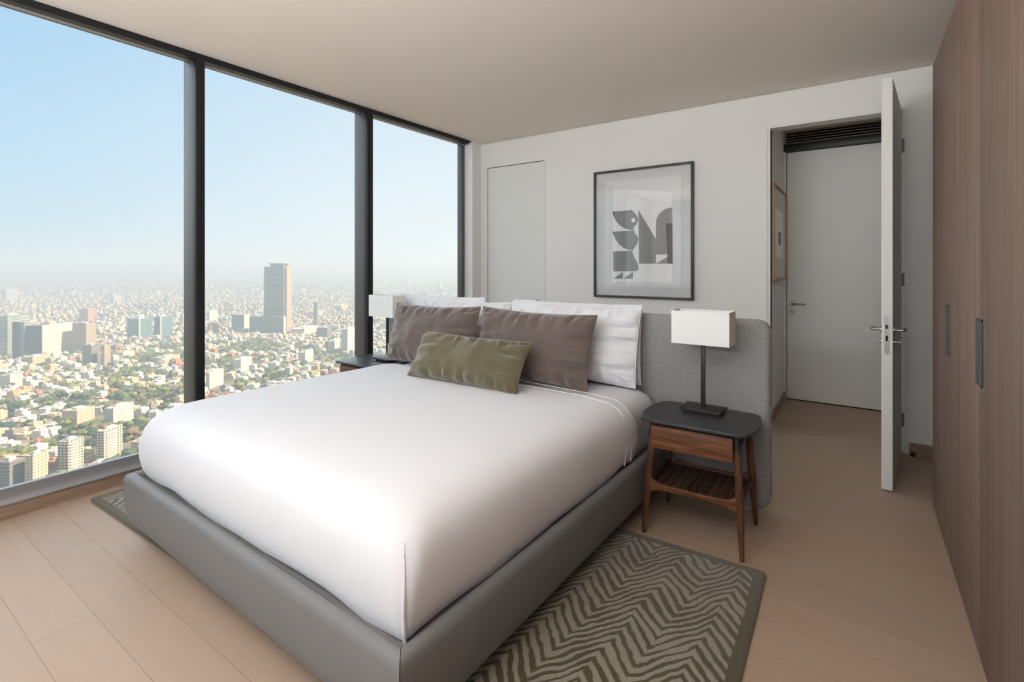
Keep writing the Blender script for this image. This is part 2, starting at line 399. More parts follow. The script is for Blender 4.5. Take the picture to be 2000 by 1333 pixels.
# windows
mull = [(-1.40, -1.335), (.105, .165), (1.589, 1.646), (3.050, 3.112)]
panes = [(YN, -1.40), (-1.335, .105), (.165, 1.589), (1.646, 3.050), (3.112, 4.527)]
for i, (a, b_) in enumerate(panes):
    hb_ = box(-3.92, -3.875, a, b_, 2.845, ZC-.012)             # head rail
    wf = struct('window_%d' % (i+1), hb_, M['anodised'])
    obj('pane', box(-3.905, -3.897, a-.004, b_+.004, .13, 2.855), M['glass'], wf)
    obj('blind_bar', box(-3.835, -3.803, a+.012, b_-.012, 2.821, 2.853, .004), M['sill'], wf)
    if i < 4:
        m0, m1 = mull[i]
        obj('mullion', box(-3.93, -3.79, m0, m1, .06, ZC-.013, .003), M['anodised'], wf)
        obj('mullion_cap', box(-3.79, XW+.005, m0-.001, m1+.001, .08, ZC-.044, .004), M['black'], wf)
    else:
        obj('mullion', box(-3.93, -3.862, 4.527, YE, .06, ZC-.013, .002), M['anodised'], wf)

def lever(parent, p, out, along, length=.125, rose=.026, name='door_handle'):
    """lever handle: p on the door face, out = normal, along = lever direction"""
    p = Vector(p); out = Vector(out); along = Vector(along)
    b = tube([p, p+out*.008], rose, 20); tube([p+out*.006, p+out*.05], .009, 12, bm=b)
    pts = [p+out*.044, p+out*.052+along*.01, p+out*.055+along*.03, p+out*.055+along*length*.6, p+out*.053+along*length]
    tube(pts, [.009, .0095, .0095, .0085, .0075], 12, bm=b)
    return obj(name, b, M['chrome'], parent)
# closet door in the back wall
d1 = struct('door_1', box(D1[0]+.021, D1[1]-.02, YB+.004, YB+.045, .008, D1[2]-.014), M['door'])
jb = box(D1[0], D1[0]+.016, YB-.004, YB+.13, 0, D1[2]); box(D1[1]-.016, D1[1], YB-.004, YB+.13, 0, D1[2], bm=jb); box(D1[0]+.016, D1[1]-.016, YB-.002, YB+.13, D1[2]-.006, D1[2], bm=jb)
obj('door_frame', jb, M['door'], d1)
obj('shadow_gap', box(D1[0]+.016, D1[1]-.016, YB+.02, YB+.12, .0, D1[2]-.006), M['darkgap'], d1)
lever(d1, (-2.945, YB+.004, 1.0), (0, -1, 0), (-1, 0, 0), .15)
struct('wall_back', box(D1[0]-.1, D1[1]+.1, YB+.13, YB+.16, 0, 2.8), M['wall'])
# doorway frame (jambs, head, hinge side)
jf = bmesh.new()
box(D2[0]-.024, D2[0]-.004, YB-.006, YB+.135, 0, D2[2]+.02, bm=jf); box(D2[0]-.004, D2[0]+.018, YB+.002, YB+.135, 0, D2[2], bm=jf)
box(D2[1]+.002, D2[1]+.024, YB-.006, YB+.135, 0, D2[2]+.02, bm=jf); box(D2[1]-.018, D2[1]+.002, YB+.012, YB+.135, 0, D2[2], bm=jf)
box(D2[0]+.018, D2[1]-.018, YB-.002, YB+.135, D2[2]-.002, D2[2]+.02, bm=jf)
dw = struct('trim_3', jf, M['door'])
obj('seal', box(D2[0]+.018, D2[0]+.022, YB+.05, YB+.07, 0, D2[2]-.01), M['darkgap'], dw)
obj('strike_plate', box(D2[0]+.018, D2[0]+.020, YB+.012, YB+.034, .93, 1.08), M['chrome'], dw)
# open door, hinged on the right jamb
d2 = thing('door_2', (.262, YB-.005, 0), R(-6.1)); d2['kind'] = 'structure'
lf = prism([(-.056, -.868), (-.046, -.876), (0, -.872), (0, 0), (-.056, 0)], .012, 2.566, axis='z'); 
obj('door_leaf', lf, M['door'], d2)
ed = -.876
pl = prism([( -.028+x, z) for x, z in rrect(.024, .235, .011)], ed-.0015, ed+.004, axis='y')
for v in pl.verts: v.co.z += .972
lk = obj('lock_plate', pl, M['chrome'], d2)
obj('latch', prism([(-.035, ed-.001), (-.035, ed-.012), (-.022, ed-.003), (-.022, ed)], 1.012, 1.036, axis='z'), M['chrome'], lk)
obj('dead_bolt', box(-.033, -.023, ed-.0025, ed+.002, .935, .968), M['darkgap'], lk)
lever(d2, (-.056, -.81, 1.0), (-1, 0, 0), (0, 1, 0), .125)
lever(d2, (0, -.81, 1.0), (1, 0, 0), (0, 1, 0), .125)
b = tube([(-.056, -.81, .925), (-.072, -.81, .925)], .014, 16); obj('keyhole_cover', b, M['chrome'], d2)
b = tube([(0, -.81, .925), (.012, -.81, .925)], .014, 16); tube([(.012, -.81, .925), (.035, -.81, .925)], .005, 10, bm=b)
box(.034, .040, -.826, -.794, .915, .935, .002, bm=b); obj('thumb_turn', b, M['chrome'], d2)
for z in (.25, 1.3, 2.3): obj('hinge', tube([(.006, .004, z-.05), (.006, .004, z+.05)], .008, 10), M['chrome'], d2)
dst = thing('door_stop', (.325, YB-.035, 0), label='small black door stop on the floor beside the open door hinge', cat='door stop')
obj('stop_body', tube([(0, 0, 0), (0, 0, .024), (0, 0, .03)], [.016, .016, .012], 16), M['rubber'], dst)
obj('stop_rim', tube([(0, 0, .03), (0, 0, .036)], .009, 16), M['chrome'], dst)

# hall beyond the doorway
HY = 5.985; HZ = 2.80
struct('wall_left', box(-.80, -.648, YB+.13, HY+.1, 0, 3.0), M['wall'])
struct('wall_right', box(1.5, 1.62, YB+.13, HY+.1, 0, 3.0), M['wall'])
struct('ceiling', box(-.8, 1.62, YB+.1, HY+.2, HZ, 3.1), M['ceiling'])
hw = box(-.8, -.645, HY, HY+.12, 0, 2.6); box(.36, 1.62, HY, HY+.12, 0, 2.6, bm=hw); box(-.8, 1.62, HY, HY+.12, 2.667, 3.1, bm=hw)
box(-.7, 1.62, HY+.12, HY+.2, -.1, 3.1, bm=hw)
struct('wall_back', hw, M['wall'])
struct('trim_4', box(-.66, 1.5, HY-.075, HY+.05, 2.593, 2.667, .002), M['black'])
struct('baseboard_left', box(-.648, -.636, YB+.14, HY-.03, 0, .085), M['baseboard'])
d3 = struct('door_3', box(-.622, .33, HY-.01, HY+.04, .012, 2.588), M['door'])
fr = box(-.648, -.628, HY-.035, HY+.06, 0, 2.593); box(.336, .36, HY-.02, HY+.06, 0, 2.593, bm=fr); obj('door_frame', fr, M['door'], d3)
lever(d3, (-.575, HY-.01, 1.008), (0, -1, 0), (1, 0, 0), .125)
obj('keyhole_cover', tube([(-.575, HY-.01, .925), (-.575, HY-.018, .925)], .026, 20), M['chrome'], d3)
obj('shadow_gap', box(-.628, .336, HY+.005, HY+.1, 0, .012), M['darkgap'], d3)
ag = thing('air_grille', (-.2, HY-.02, 2.735), label='long slatted air grille above the far hall door', cat='air grille')
gb = box(-.43, 1.6, .0, .018, -.066, .064); obj('back_plate', gb, M['darkgap'], ag)
for k in range(5):
    z = -.054+k*.027
    obj('slat', prism([(-.02, z-.006), (-.014, z-.006), (.0, z+.006), (-.006, z+.006)], -.43, 1.6, axis='x'), M['grille'], ag)
hp = thing('hall_picture', (-.648, 5.31, 1.70), label='picture in a pale oak frame on the hall wall beyond the doorway', cat='picture')
f_ = bmesh.new()
for y0, y1, z0, z1 in ((-.46, -.44, -.43, .43), (.44, .46, -.43, .43), (-.44, .44, -.43, -.41), (-.44, .44, .41, .43)): box(0, .045, y0, y1, z0, z1, bm=f_)
obj('picture_frame', f_, M['oak'], hp)
obj('mat_board', box(.002, .03, -.44, .44, -.41, .41), M['matboard'], hp)
pr = box(.03, .032, -.25, .25, -.22, .22, mi=0); box(.032, .0325, -.1, .12, -.1, .02, bm=pr, mi=1); obj('print', pr, [M['inkwhite'], M['inkgrey']], hp)

# ------------------------------------------------------------------ wardrobe
WX = .353
wd = thing('wardrobe', (WX, 3.80, 0), label='tall brown wood veneer wardrobe wall along the right side of the room', cat='wardrobe')
obj('carcass', box(.024, .75, -5.5, -.004, .05, 2.555), M['wardrobe'], wd)
obj('plinth', box(.05, .7, -5.5, -.02, 0, .05), M['black'], wd)
dy = [0, -1.385, -2.60, -3.9, -5.2]
for i in range(4):
    y1, y0 = dy[i]-.0015, dy[i+1]+.0015
    b = box(0, .022, y0, y1, .006, 2.565, .0012)
    dr = obj('door', b, M['wardrobe'], wd)
    hy = (-.555, -.675) if i == 0 else ((dy[1]+.050, dy[1]-.056) if i == 1 else (y1-.08, y1-.19))
    pf = bmesh.new(); h0, h1 = min(hy), max(hy); z0, z1 = .976, 1.212
    for a_, b_, c_, d_ in ((h0, h0+.008, z0, z1), (h1-.008, h1, z0, z1), (h0, h1, z0, z0+.006), (h0, h1, z1-.006, z1)): box(-.004, .002, a_, b_, c_, d_, bm=pf)
    hd = obj('handle', pf, M['handleplate'], dr)
    box_ = box(-.0012, .002, h0, h1, z0, z1)
    obj('handle_recess', box_, M['anodised'], dr)

# ------------------------------------------------------------------ framed picture over the bed
ap = thing('framed_print', (-1.743, YB, 1.723), label='large dark framed abstract grey print hanging over the bed', cat='picture')
OW, OH = .497, .638
fb = bmesh.new(); t_ = .022
for x0, x1, z0, z1 in ((-OW, -OW+t_, -OH, OH), (OW-t_, OW, -OH, OH), (-OW+t_, OW-t_, -OH, -OH+t_), (-OW+t_, OW-t_, OH-t_, OH)): box(x0, x1, -.045, -.002, z0, z1, .0015, bm=fb)
obj('picture_frame', fb, M['frame'], ap)
obj('mat_board', box(-OW+.02, OW-.02, -.02, -.004, -OH+.02, OH-.02), M['matboard'], ap)
ib = box(-.375, .388, -.026, -.021, -.527, .528, mi=0)
yk = [-.026]
def ink(pts, mi):
    yk[0] -= .0002
    prism(pts, yk[0]-.0002, yk[0]+.001, axis='y', bm=ib, mi=mi)
ink([(-.285, .452), (.299, .375), (.300, -.478), (-.305, -.486)], 1)  # plain white quad laid over the print sheet
ink([(-.294, .226), (-.094, .228), (-.051, .183), (-.031, .15), (-.030, .12), (-.045, .088), (-.071, .063), (-.075, .031), (-.118, .034), (-.172, .052), (-.227, .089), (-.266, .137)], 2)
ink([(-.292, .023), (-.071, .027), (-.064, -.002), (-.031, -.041), (-.028, -.07), (-.042, -.11), (-.084, -.168), (-.131, -.164), (-.186, -.14), (-.227, -.106), (-.262, -.06), (-.283, -.02)], 2)
ink([(-.29, -.177), (-.088, -.171), (-.084, -.2), (-.064, -.245), (-.035, -.296), (-.025, -.341), (-.031, -.362), (-.054, -.373), (-.287, -.377)], 2)
ink([(-.283, -.45), (-.189, -.38), (-.186, -.449)], 2); ink([(-.182, -.449), (-.084, -.379), (-.084, -.447)], 2)
ink([(-.027, .226), (.146, -.066), (.146, -.3), (-.022, -.3)], 2)
ink([(.146, -.212), (.146, .103), (.156, .14), (.188, .188), (.238, .218), (.299, .228), (.303, .078), (.244, .08), (.254, -.213)], 2)
ink([(.146, -.3), (.303, -.3), (.303, -.212)], 2)
ink([(.244, .08), (.303, .078), (.306, -.301), (.259, -.301)], 3)
ink([(-.294, .226), (-.276, .227), (-.276, .157), (-.288, .191)], 3); ink([(-.292, .023), (-.281, .024), (-.281, -.015), (-.288, 0)], 3)
ink([(-.078+.021*math.cos(R(a)), .127+.021*math.sin(R(a))) for a in range(0, 360, 24)], 1)
obj('print', ib, [M['paper'], M['inkwhite'], M['inkgrey'], M['inkdark']], ap)
def mat_picglass():
    m, nt, out = new_mat('picture_glass'); nb = NB(nt)
    t = nb.n('BsdfTransparent'); g = nb.n('BsdfGlossy'); g.inputs['Roughness'].default_value = .02
    ms = nb.n('MixShader'); ms.inputs[0].default_value = .05; nb.link(t.outputs[0], ms.inputs[1]); nb.link(g.outputs[0], ms.inputs[2]); nb.link(ms.outputs[0], out.inputs[0]); return m
M['picglass'] = mat_picglass()
obj('glass', box(-OW+.02, OW-.02, -.036, -.034, -OH+.02, OH-.02), M['picglass'], ap)

# ------------------------------------------------------------------ rug
rg = prism(rrect(3.46, 1.42, .03, 4), 0, .014, .005, seg=2)
o = obj('rug', rg, M['rug'], loc=(-2.055, 1.768, .0005), rot=(0, 0, R(1.4)))
tag(o, 'olive and grey rug with a wavy chevron pattern lying under the bed', 'rug')

# ------------------------------------------------------------------ bed
BO = (-1.0, .92, 0); BR = R(-1.3)
Mb = Matrix.Translation(BO) @ Matrix.Rotation(BR, 4, 'Z')
bed = thing('bed', BO, BR, label='wide grey upholstered bed frame with a tall full-width headboard', cat='bed')
BW, BL = 2.08, 2.17
prof = [(.052, .085), (.052, .325), (.048, .337), (.038, .344), (.024, .344), (.011, .338), (.003, .326), (0, .308), (.0, .24), (.006, .17), (.016, .115), (.026, .092), (.036, .085)]
def rail(L, f, m0=1, m1=1):
    b = bmesh.new(); rs = []
    N = 2
    for k, (l0, s) in enumerate(((.0015, m0), (L-.0015, -m1))):
        rs.append([b.verts.new(f(t, l0+s*t, z)) for t, z in prof])
    n = len(prof)
    for i in range(n): j = (i+1) % n; b.faces.new((rs[0][i], rs[0][j], rs[1][j], rs[1][i]))
    b.faces.new(rs[0]); b.faces.new(rs[1]); return b
obj('foot_rail', rail(BW, lambda t, l, z: (-l, t, z)), M['leather'], bed)
obj('side_rail', rail(BL, lambda t, l, z: (-t, l, z), 1, 0), M['leather'], bed)
obj('side_rail', rail(BL, lambda t, l, z: (-BW+t, l, z), 1, 0), M['leather'], bed)
obj('platform', box(-BW/2+.002, -.05, .05, BL, .20, .312, .004), M['leather'], bed)
obj('platform', box(-BW+.05, -BW/2-.002, .05, BL, .20, .312, .004), M['leather'], bed)
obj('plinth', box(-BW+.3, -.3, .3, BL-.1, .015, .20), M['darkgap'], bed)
hbp = [(-1.055+x, .56+z) for x, z in rrect(3.20, 1.065, .075, 8)]
for i, p in enumerate(hbp): hbp[i] = (p[0], p[1]+.003)
obj('headboard', prism(hbp, BL+.005, BL+.115, .028, axis='y', seg=4), M['headboard'], bed)

def rr_ring(hx, hy, rads, n=10):
    """rounded rectangle with four radii, order ++,-+,--,+-"""
    pts = []
    for (sx, sy, a0), r in zip(((1, 1, 0), (-1, 1, 90), (-1, -1, 180), (1, -1, 270)), rads):
        r = min(r, hx*.98, hy*.98)
        for k in range(n+1):
            a = R(a0+90*k/n); pts.append((sx*(hx-r)+r*math.cos(a), sy*(hy-r)+r*math.sin(a)))
    return pts
def soft_box(x0, x1, y0, y1, prof, rads, crown=.0, wob=.0, seed=0, open_bottom=True, edgepts=26):
    """prof: list (inset, z, radius scale)"""
    cx, cy, hx, hy = (x0+x1)/2, (y0+y1)/2, (x1-x0)/2, (y1-y0)/2
    b = bmesh.new(); rings = []
    for ins, z, rs in prof:
        raw = rr_ring(hx-ins, hy-ins, [max(.004, r*rs) for r in rads], 8)
        pts = []
        for i, p in enumerate(raw):                    # resample the long sides
            q = raw[(i+1) % len(raw)]; pts.append(p)
            if (i+1) % 9 == 0:
                for k in range(1, edgepts): t = k/edgepts; pts.append((p[0]+(q[0]-p[0])*t, p[1]+(q[1]-p[1])*t))
        ring = []
        for px, py in pts:
            X, Y = cx+px, cy+py
            n1 = noise.noise(Vector((X*2.3+seed, Y*2.3, z*3)))*wob
            n2 = noise.noise(Vector((X*9+seed, Y*9, z*2)))*wob*.35
            zz_ = z+crown*max(0, 1-(px/hx)**2)*max(0, 1-(py/hy)**2)
            sc = 1+(n1+n2)/max(hx, .1)
            ring.append(b.verts.new((cx+px*sc, cy+py*sc, zz_+(n1*.3))))
        rings.append(ring)
    n = len(rings[0])
    for r0, r1 in zip(rings, rings[1:]):
        for k in range(n): b.faces.new((r0[k], r0[(k+1) % n], r1[(k+1) % n], r1[k]))
    b.faces.new(rings[0][::-1])
    if not open_bottom: b.faces.new(rings[-1])
    return b
# mattress with its fitted sheet
mprof = [(.75, .655, .3), (.5, .655, .5), (.2, .652, .8), (.10, .645, 1), (.055, .630, 1), (.022, .602, 1), (.006, .56, 1), (0, .50, 1), (.004, .42, 1), (.012, .34, 1), (.02, .3165, 1)]
mb = soft_box(-2.02, -.075, .11, 2.165, mprof, [.10, .10, .08, .08], 0, .008, 3, False)
mt = obj('mattress', mb, M['sheet'], loc=BO, rot=(0, 0, BR))
tag(mt, 'mattress in a white fitted sheet showing at the head of the bed', 'mattress')
# duvet cover: top and three hanging sides
dprof = [(.78, .672, .3), (.6, .672, .5), (.35, .672, .7), (.2, .669, .85), (.13, .663, 1.), (.085, .651, 1), (.05, .632, 1), (.024, .606, 1), (.010, .575, .95), (.002, .53, .8), (.0, .48, .6), (.006, .42, .45), (.020, .36, .3), (.033, .325, .2)]
DY0 = .046
db = soft_box(-2.105, -.038, DY0, 1.775, dprof, [.10, .10, .16, .10], .012, .006, 11)
for v in db.verts:
    if v.co.z < .345: v.co.z = .322+.012*noise.noise(Vector((v.co.x*4, v.co.y*4, 1)))+.004*math.sin(v.co.x*11+v.co.y*9)
dv = obj('duvet_cover', db, M['linen'], loc=BO, rot=(0, 0, BR))
tag(dv, 'smooth white duvet cover pulled over the mattress and tucked inside the bed frame', 'duvet')
# pleat down the near corner
path = []; rads = []
DZ = [(p[1], p[0], p[2]) for p in dprof]
for k in range(30):
    t = k/29; z = .598-.278*t
    for (za, ia, ra), (zb_, ib_, rb_) in zip(DZ, DZ[1:]):
        if zb_ <= z <= za:
            f = (za-z)/max(1e-6, za-zb_); ins = ia+(ib_-ia)*f; r = .10*(ra+(rb_-ra)*f)
    r = max(r, .004)
    px, py = -.038-ins-.293*r+.002, DY0+ins+.293*r-.002
    path.append((px+.002*t, py+.0015*math.sin(t*7), z)); rads.append(.0008+.005*min(1, t*2.0))
for _ in range(6):
    path = [path[0]]+[tuple((a+2*b+c)/4 for a, b, c in zip(p, q, r_)) for p, q, r_ in zip(path, path[1:], path[2:])]+[path[-1]]
cb = tube(path, rads, 8)
obj('corner_pleat', cb, M['linen'], dv)
# stitched border lines at the head end, over the top and down the side
def border(y, r):
    pts = [(-.052, y, .345), (-.044, y, .42), (-.042, y, .50), (-.046, y, .56), (-.06, y, .606), (-.09, y, .640), (-.14, y, .664), (-.3, y, .676), (-.7, y, .683), (-1.05, y, .686)]
    return tube(pts, r, 6)
obj('stitched_border', border(1.585, .0022), M['stitch'], dv); obj('stitched_border', border(1.665, .0018), M['stitch'], dv)

# ------------------------------------------------------------------ pillows
def pillow_bm(w_, h_, t_, seed, con=.06, wr=.019, n=60, flange=0, sag=0):
    b = bmesh.new(); top = {}; bot = {}
    for i in range(n+1):
        for j in range(n+1):
            u = -1+2*i/n; v = -1+2*j/n
            # denser sampling at the seam
            u = math.copysign(1-(1-abs(u))**1.35, u) if abs(u) < 1 else u
            v = math.copysign(1-(1-abs(v))**1.35, v) if abs(v) < 1 else v
            x = w_/2*u*(1-con*(1-v*v)*.8); y = h_/2*v*(1-con*(1-u*u)*1.6)
            prof_ = ((1-u**4)*(1-v**4))**.62
            prof_ *= .55+.45*math.cos(u*math.pi/2*.8)*math.cos(v*math.pi/2*.8)+.2
            ed_ = max(abs(u), abs(v))
            e_ = ed_**3*(1-ed_**10)
            ang = (y*30 if abs(u) > abs(v) else x*30)
            crease = (noise.noise(Vector((ang*.75+seed, seed*2.1, ed_*1.3)))*.9+noise.noise(Vector((ang*1.5, seed, ed_*2)))*.4)*e_*wr*3.6
            lump = noise.noise(Vector((x*5+seed, y*5, seed)))*wr*1.1*prof_+noise.noise(Vector((x*13+seed, y*11, seed+4)))*wr*.45*prof_
            z = t_/2*prof_
            zt = z+(crease+lump)*(prof_ > 0); 
            y2 = y - sag*(1-v)*.5*(1-abs(u))*.0
            sm = noise.noise(Vector((x*6, y*6, seed+9)))*.003
            if i in (0, n) or j in (0, n):
                p = b.verts.new((x+sm, y+sm, noise.noise(Vector((x*5, y*5, seed)))*.006)); top[i, j] = p; bot[i, j] = p
            else:
                top[i, j] = b.verts.new((x, y, zt)); bot[i, j] = b.verts.new((x, y, -z-lump*.5))
    for i in range(n):
        for j in range(n):
            b.faces.new((top[i, j], top[i+1, j], top[i+1, j+1], top[i, j+1]))
            b.faces.new((bot[i, j], bot[i, j+1], bot[i+1, j+1], bot[i+1, j]))
    edge = [(i, 0) for i in range(n)]+[(n, j) for j in range(n)]+[(i, n) for i in range(n, 0, -1)]+[(0, j) for j in range(n, 0, -1)]
    path = [top[e].co.copy() for e in edge]
    return b, path
def pillow(name, mat, cx, cy, zb, w_, h_, t_, lean, yaw, roll, label, cat, seed, group=None, **k):
    """cx, cy in bed coordinates: middle of the bottom edge at height zb, leaning back by lean degrees"""
    b, path = pillow_bm(w_, h_, t_, seed, **k)
    R_ = Mb.to_3x3() @ Matrix.Rotation(R(yaw), 3, 'Z') @ Matrix.Rotation(R(90-lean), 3, 'X') @ Matrix.Rotation(R(roll), 3, 'Z')
    for v in b.verts:                                   # the bottom spreads a little on the bed
        s = max(0, -v.co.y/(h_/2)-.55)/.45; v.co.z *= 1+.15*s
    up = R_ @ Vector((0, h_/2, 0))
    basept = Mb @ Vector((cx, cy, zb))
    o = obj(name, b, mat); o.matrix_world = Matrix.Translation(basept+up) @ R_.to_4x4()
    tag(o, label, cat, group)
    pp = tube(path+[path[0]], .0032, 6, caps=False)
    obj('piping', pp, mat, o)
    return o
W = M['linen']
# centre x in bed coordinates (bed runs 0 .. -2.08)
pillow('pillow', W, -.66, 2.10, .655, .98, .50, .11, 4, 1, 0, 'white pillow standing against the headboard behind the right front white pillow', 'pillow', 31, con=.03)
pillow('pillow', W, -1.93, 2.10, .655, .98, .50, .11, 4, -1, 0, 'white pillow at the back left, its corner beside the left lamp shade', 'pillow', 32, con=.03)
pillow('pillow', W, -.63, 1.965, .665, .95, .49, .15, 11, 3, -.5, 'big white pillow sticking out to the right of the taupe cushions', 'pillow', 33, con=.03)
pillow('pillow', W, -1.56, 1.93, .665, .90, .475, .15, 13, 0, .8, 'white pillow leaning in front of the back left pillow behind the taupe cushions', 'pillow', 34, con=.03)
pillow('cushion', M['taupe'], -.775, 1.705, .672, .87, .455, .17, 16, 1, -1, 'right taupe velvet cushion, partly behind the olive one', 'cushion', 41, con=.05)
pillow('cushion', M['taupe'], -1.645, 1.675, .672, .91, .455, .17, 16, -3, 1, 'left taupe velvet cushion nearest the window', 'cushion', 42, con=.05)
pillow('lumbar_cushion', M['olive'], -1.045, 1.375, .676, .86, .32, .15, 30, 2, -.5, 'long olive green velvet lumbar cushion in front of the taupe cushions', 'cushion', 43, con=.04)

# ------------------------------------------------------------------ nightstands
def nightstand(loc, rz, label):
    t = thing('nightstand', loc, rz, label=label, cat='nightstand', group='walnut nightstands either side of the bed')
    # top slab: bowed short sides
    W2, D2_ = .268, .215; pts = []
    for k in range(9): y = -D2_+.05+(2*D2_-.1)*k/8; pts.append((W2-.0+.022*(1-((y)/(D2_-.05))**2), y))
    pts += [(W2-.012, D2_-.022), (W2-.04, D2_-.004), (W2-.09, D2_)]
    left = [(-x, y) for x, y in pts]
    bot = [(W2-.09, -D2_), (W2-.04, -D2_+.004), (W2-.012, -D2_+.022)]
    poly = bot+pts+[(-p[0], p[1]) for p in pts[::-1]]+[(-p[0], p[1]) for p in bot[::-1]]
    obj('top', prism(poly, .582, .60, .005, seg=2), M['stone'], t)
    obj('apron', box(-.20, .20, -.155, .155, .560, .582), M['walnut_dark'], t)
    # drawer
    db_ = box(-.203, .185, -.16, .16, .452, .553, .002); dz = obj('drawer', db_, M['walnut_dark'], t)
    obj('drawer_front', box(-.210, .192, -.182, -.160, .446, .566, .003), M['walnut_x'], dz)
    for sx in (-1, 1):
        for sy in (-1, 1):
            foot = Vector((sx*.238, sy*.205, 0)); topp = Vector((sx*.205, sy*.150, .582))
            zs = [0, .02, .15, .25, .35, .48, .50]; rs = [.0105, .0115, .0165, .021, .0185, .0165, .0163]
            P = lambda z: foot+(topp-foot)*(z/.582)
            lg = obj('leg', tube([P(z) for z in zs], rs, 14), M['walnut_z'], t)
            obj('leg_sleeve', tube([P(.4985), P(.582)], .0166, 14), M['bronze'], lg)
    # tray frame: front and back rails flare into the legs, side rails between
    def yat(z, sy): return sy*(.205-.055*z/.582)
    def xat(z): return .238-.033*z/.582
    for sy in (-1, 1):
        pts2 = [(-xat(.255), .20), (-xat(.255)+.028, .222), (-.16, .232), (-.08, .234), (0, .235), (.08, .234), (.16, .232), (xat(.255)-.028, .222), (xat(.255), .20),
                (xat(.255), .315), (xat(.255)-.022, .285), (xat(.255)-.05, .268), (.12, .262), (0, .261), (-.12, .262), (-xat(.255)+.05, .268), (-xat(.255)+.022, .285), (-xat(.255), .315)]
        y = yat(.25, sy)
        obj('stretcher', prism(pts2, y-.011, y+.011, .005, axis='y', seg=2), M['walnut_x'], t)
    for sx in (-1, 1):
        x = sx*(xat(.25)-.004); yy = yat(.25, 1)
        pts3 = [(-yy, .225), (0, .235), (yy, .225), (yy, .285), (yy-.03, .262), (0, .258), (-yy+.03, .262), (-yy, .285)]
        obj('stretcher', prism(pts3, x-.009, x+.009, .004, axis='x', seg=2), M['walnut_dark'], t)
    for k in range(9):
        x = -.184+k*.046
        obj('slat', box(x-.0195, x+.0195, -.178, .178, .240, .250, .002), M['walnut_dark'], t)
    return t
nightstand((-.695, 2.768, .0005), R(.5), 'walnut nightstand with dark stone top right of the bed')
nightstand((-3.395, 2.83, .0005), R(0), 'nightstand with dark top between the bed and the window')

def lamp(loc, rz, label):
    t = thing('table_lamp', loc, rz, label=label, cat='lamp', group='table lamps on the nightstands')
    obj('foot', box(-.09, .09, -.05, .05, 0, .012), M['bronze'], t)
    obj('base', box(-.108, .108, -.075, .075, .012, .024, .002), M['bronze'], t)
    obj('pole', box(-.012, .012, -.007, .007, .024, .41, .002), M['bronze'], t)
    sw, sd, z0, z1 = .151, .074, .374, .554; th_ = .0025
    s = bmesh.new()
    box(-sw, sw, -sd, -sd+th_, z0, z1, bm=s); box(-sw, sw, sd-th_, sd, z0, z1, bm=s)
    box(-sw, -sw+th_, -sd+th_, sd-th_, z0, z1, bm=s); box(sw-th_, sw, -sd+th_, sd-th_, z0, z1, bm=s)
    sh = obj('shade', s, M['shade'], t)
    r_ = bmesh.new(); box(-sw+.003, sw-.003, -.002, .002, z1-.03, z1-.027, bm=r_); box(-.002, .002, -sd+.003, sd-.003, z1-.03, z1-.027, bm=r_)
    obj('shade_support', r_, M['bronze'], sh)
    b_ = tube([(0, 0, .41), (0, 0, .44)], .014, 14); obj('socket', b_, M['bronze'], t)
    b_ = tube([(0, 0, .44), (0, 0, .455), (0, 0, .475), (0, 0, .50), (0, 0, .512)], [.012, .022, .03, .022, .005], 14); obj('bulb', b_, M['shade'], t)
    tube([(0, 0, .512), (0, 0, .562)], .003, 8); 
    return t
lamp((-.705, 2.862, .6005), R(-1), 'lamp with rectangular white shade on the right nightstand')
lamp((-3.285, 2.885, .6005), R(-1), 'lamp with rectangular white shade in front of the window')

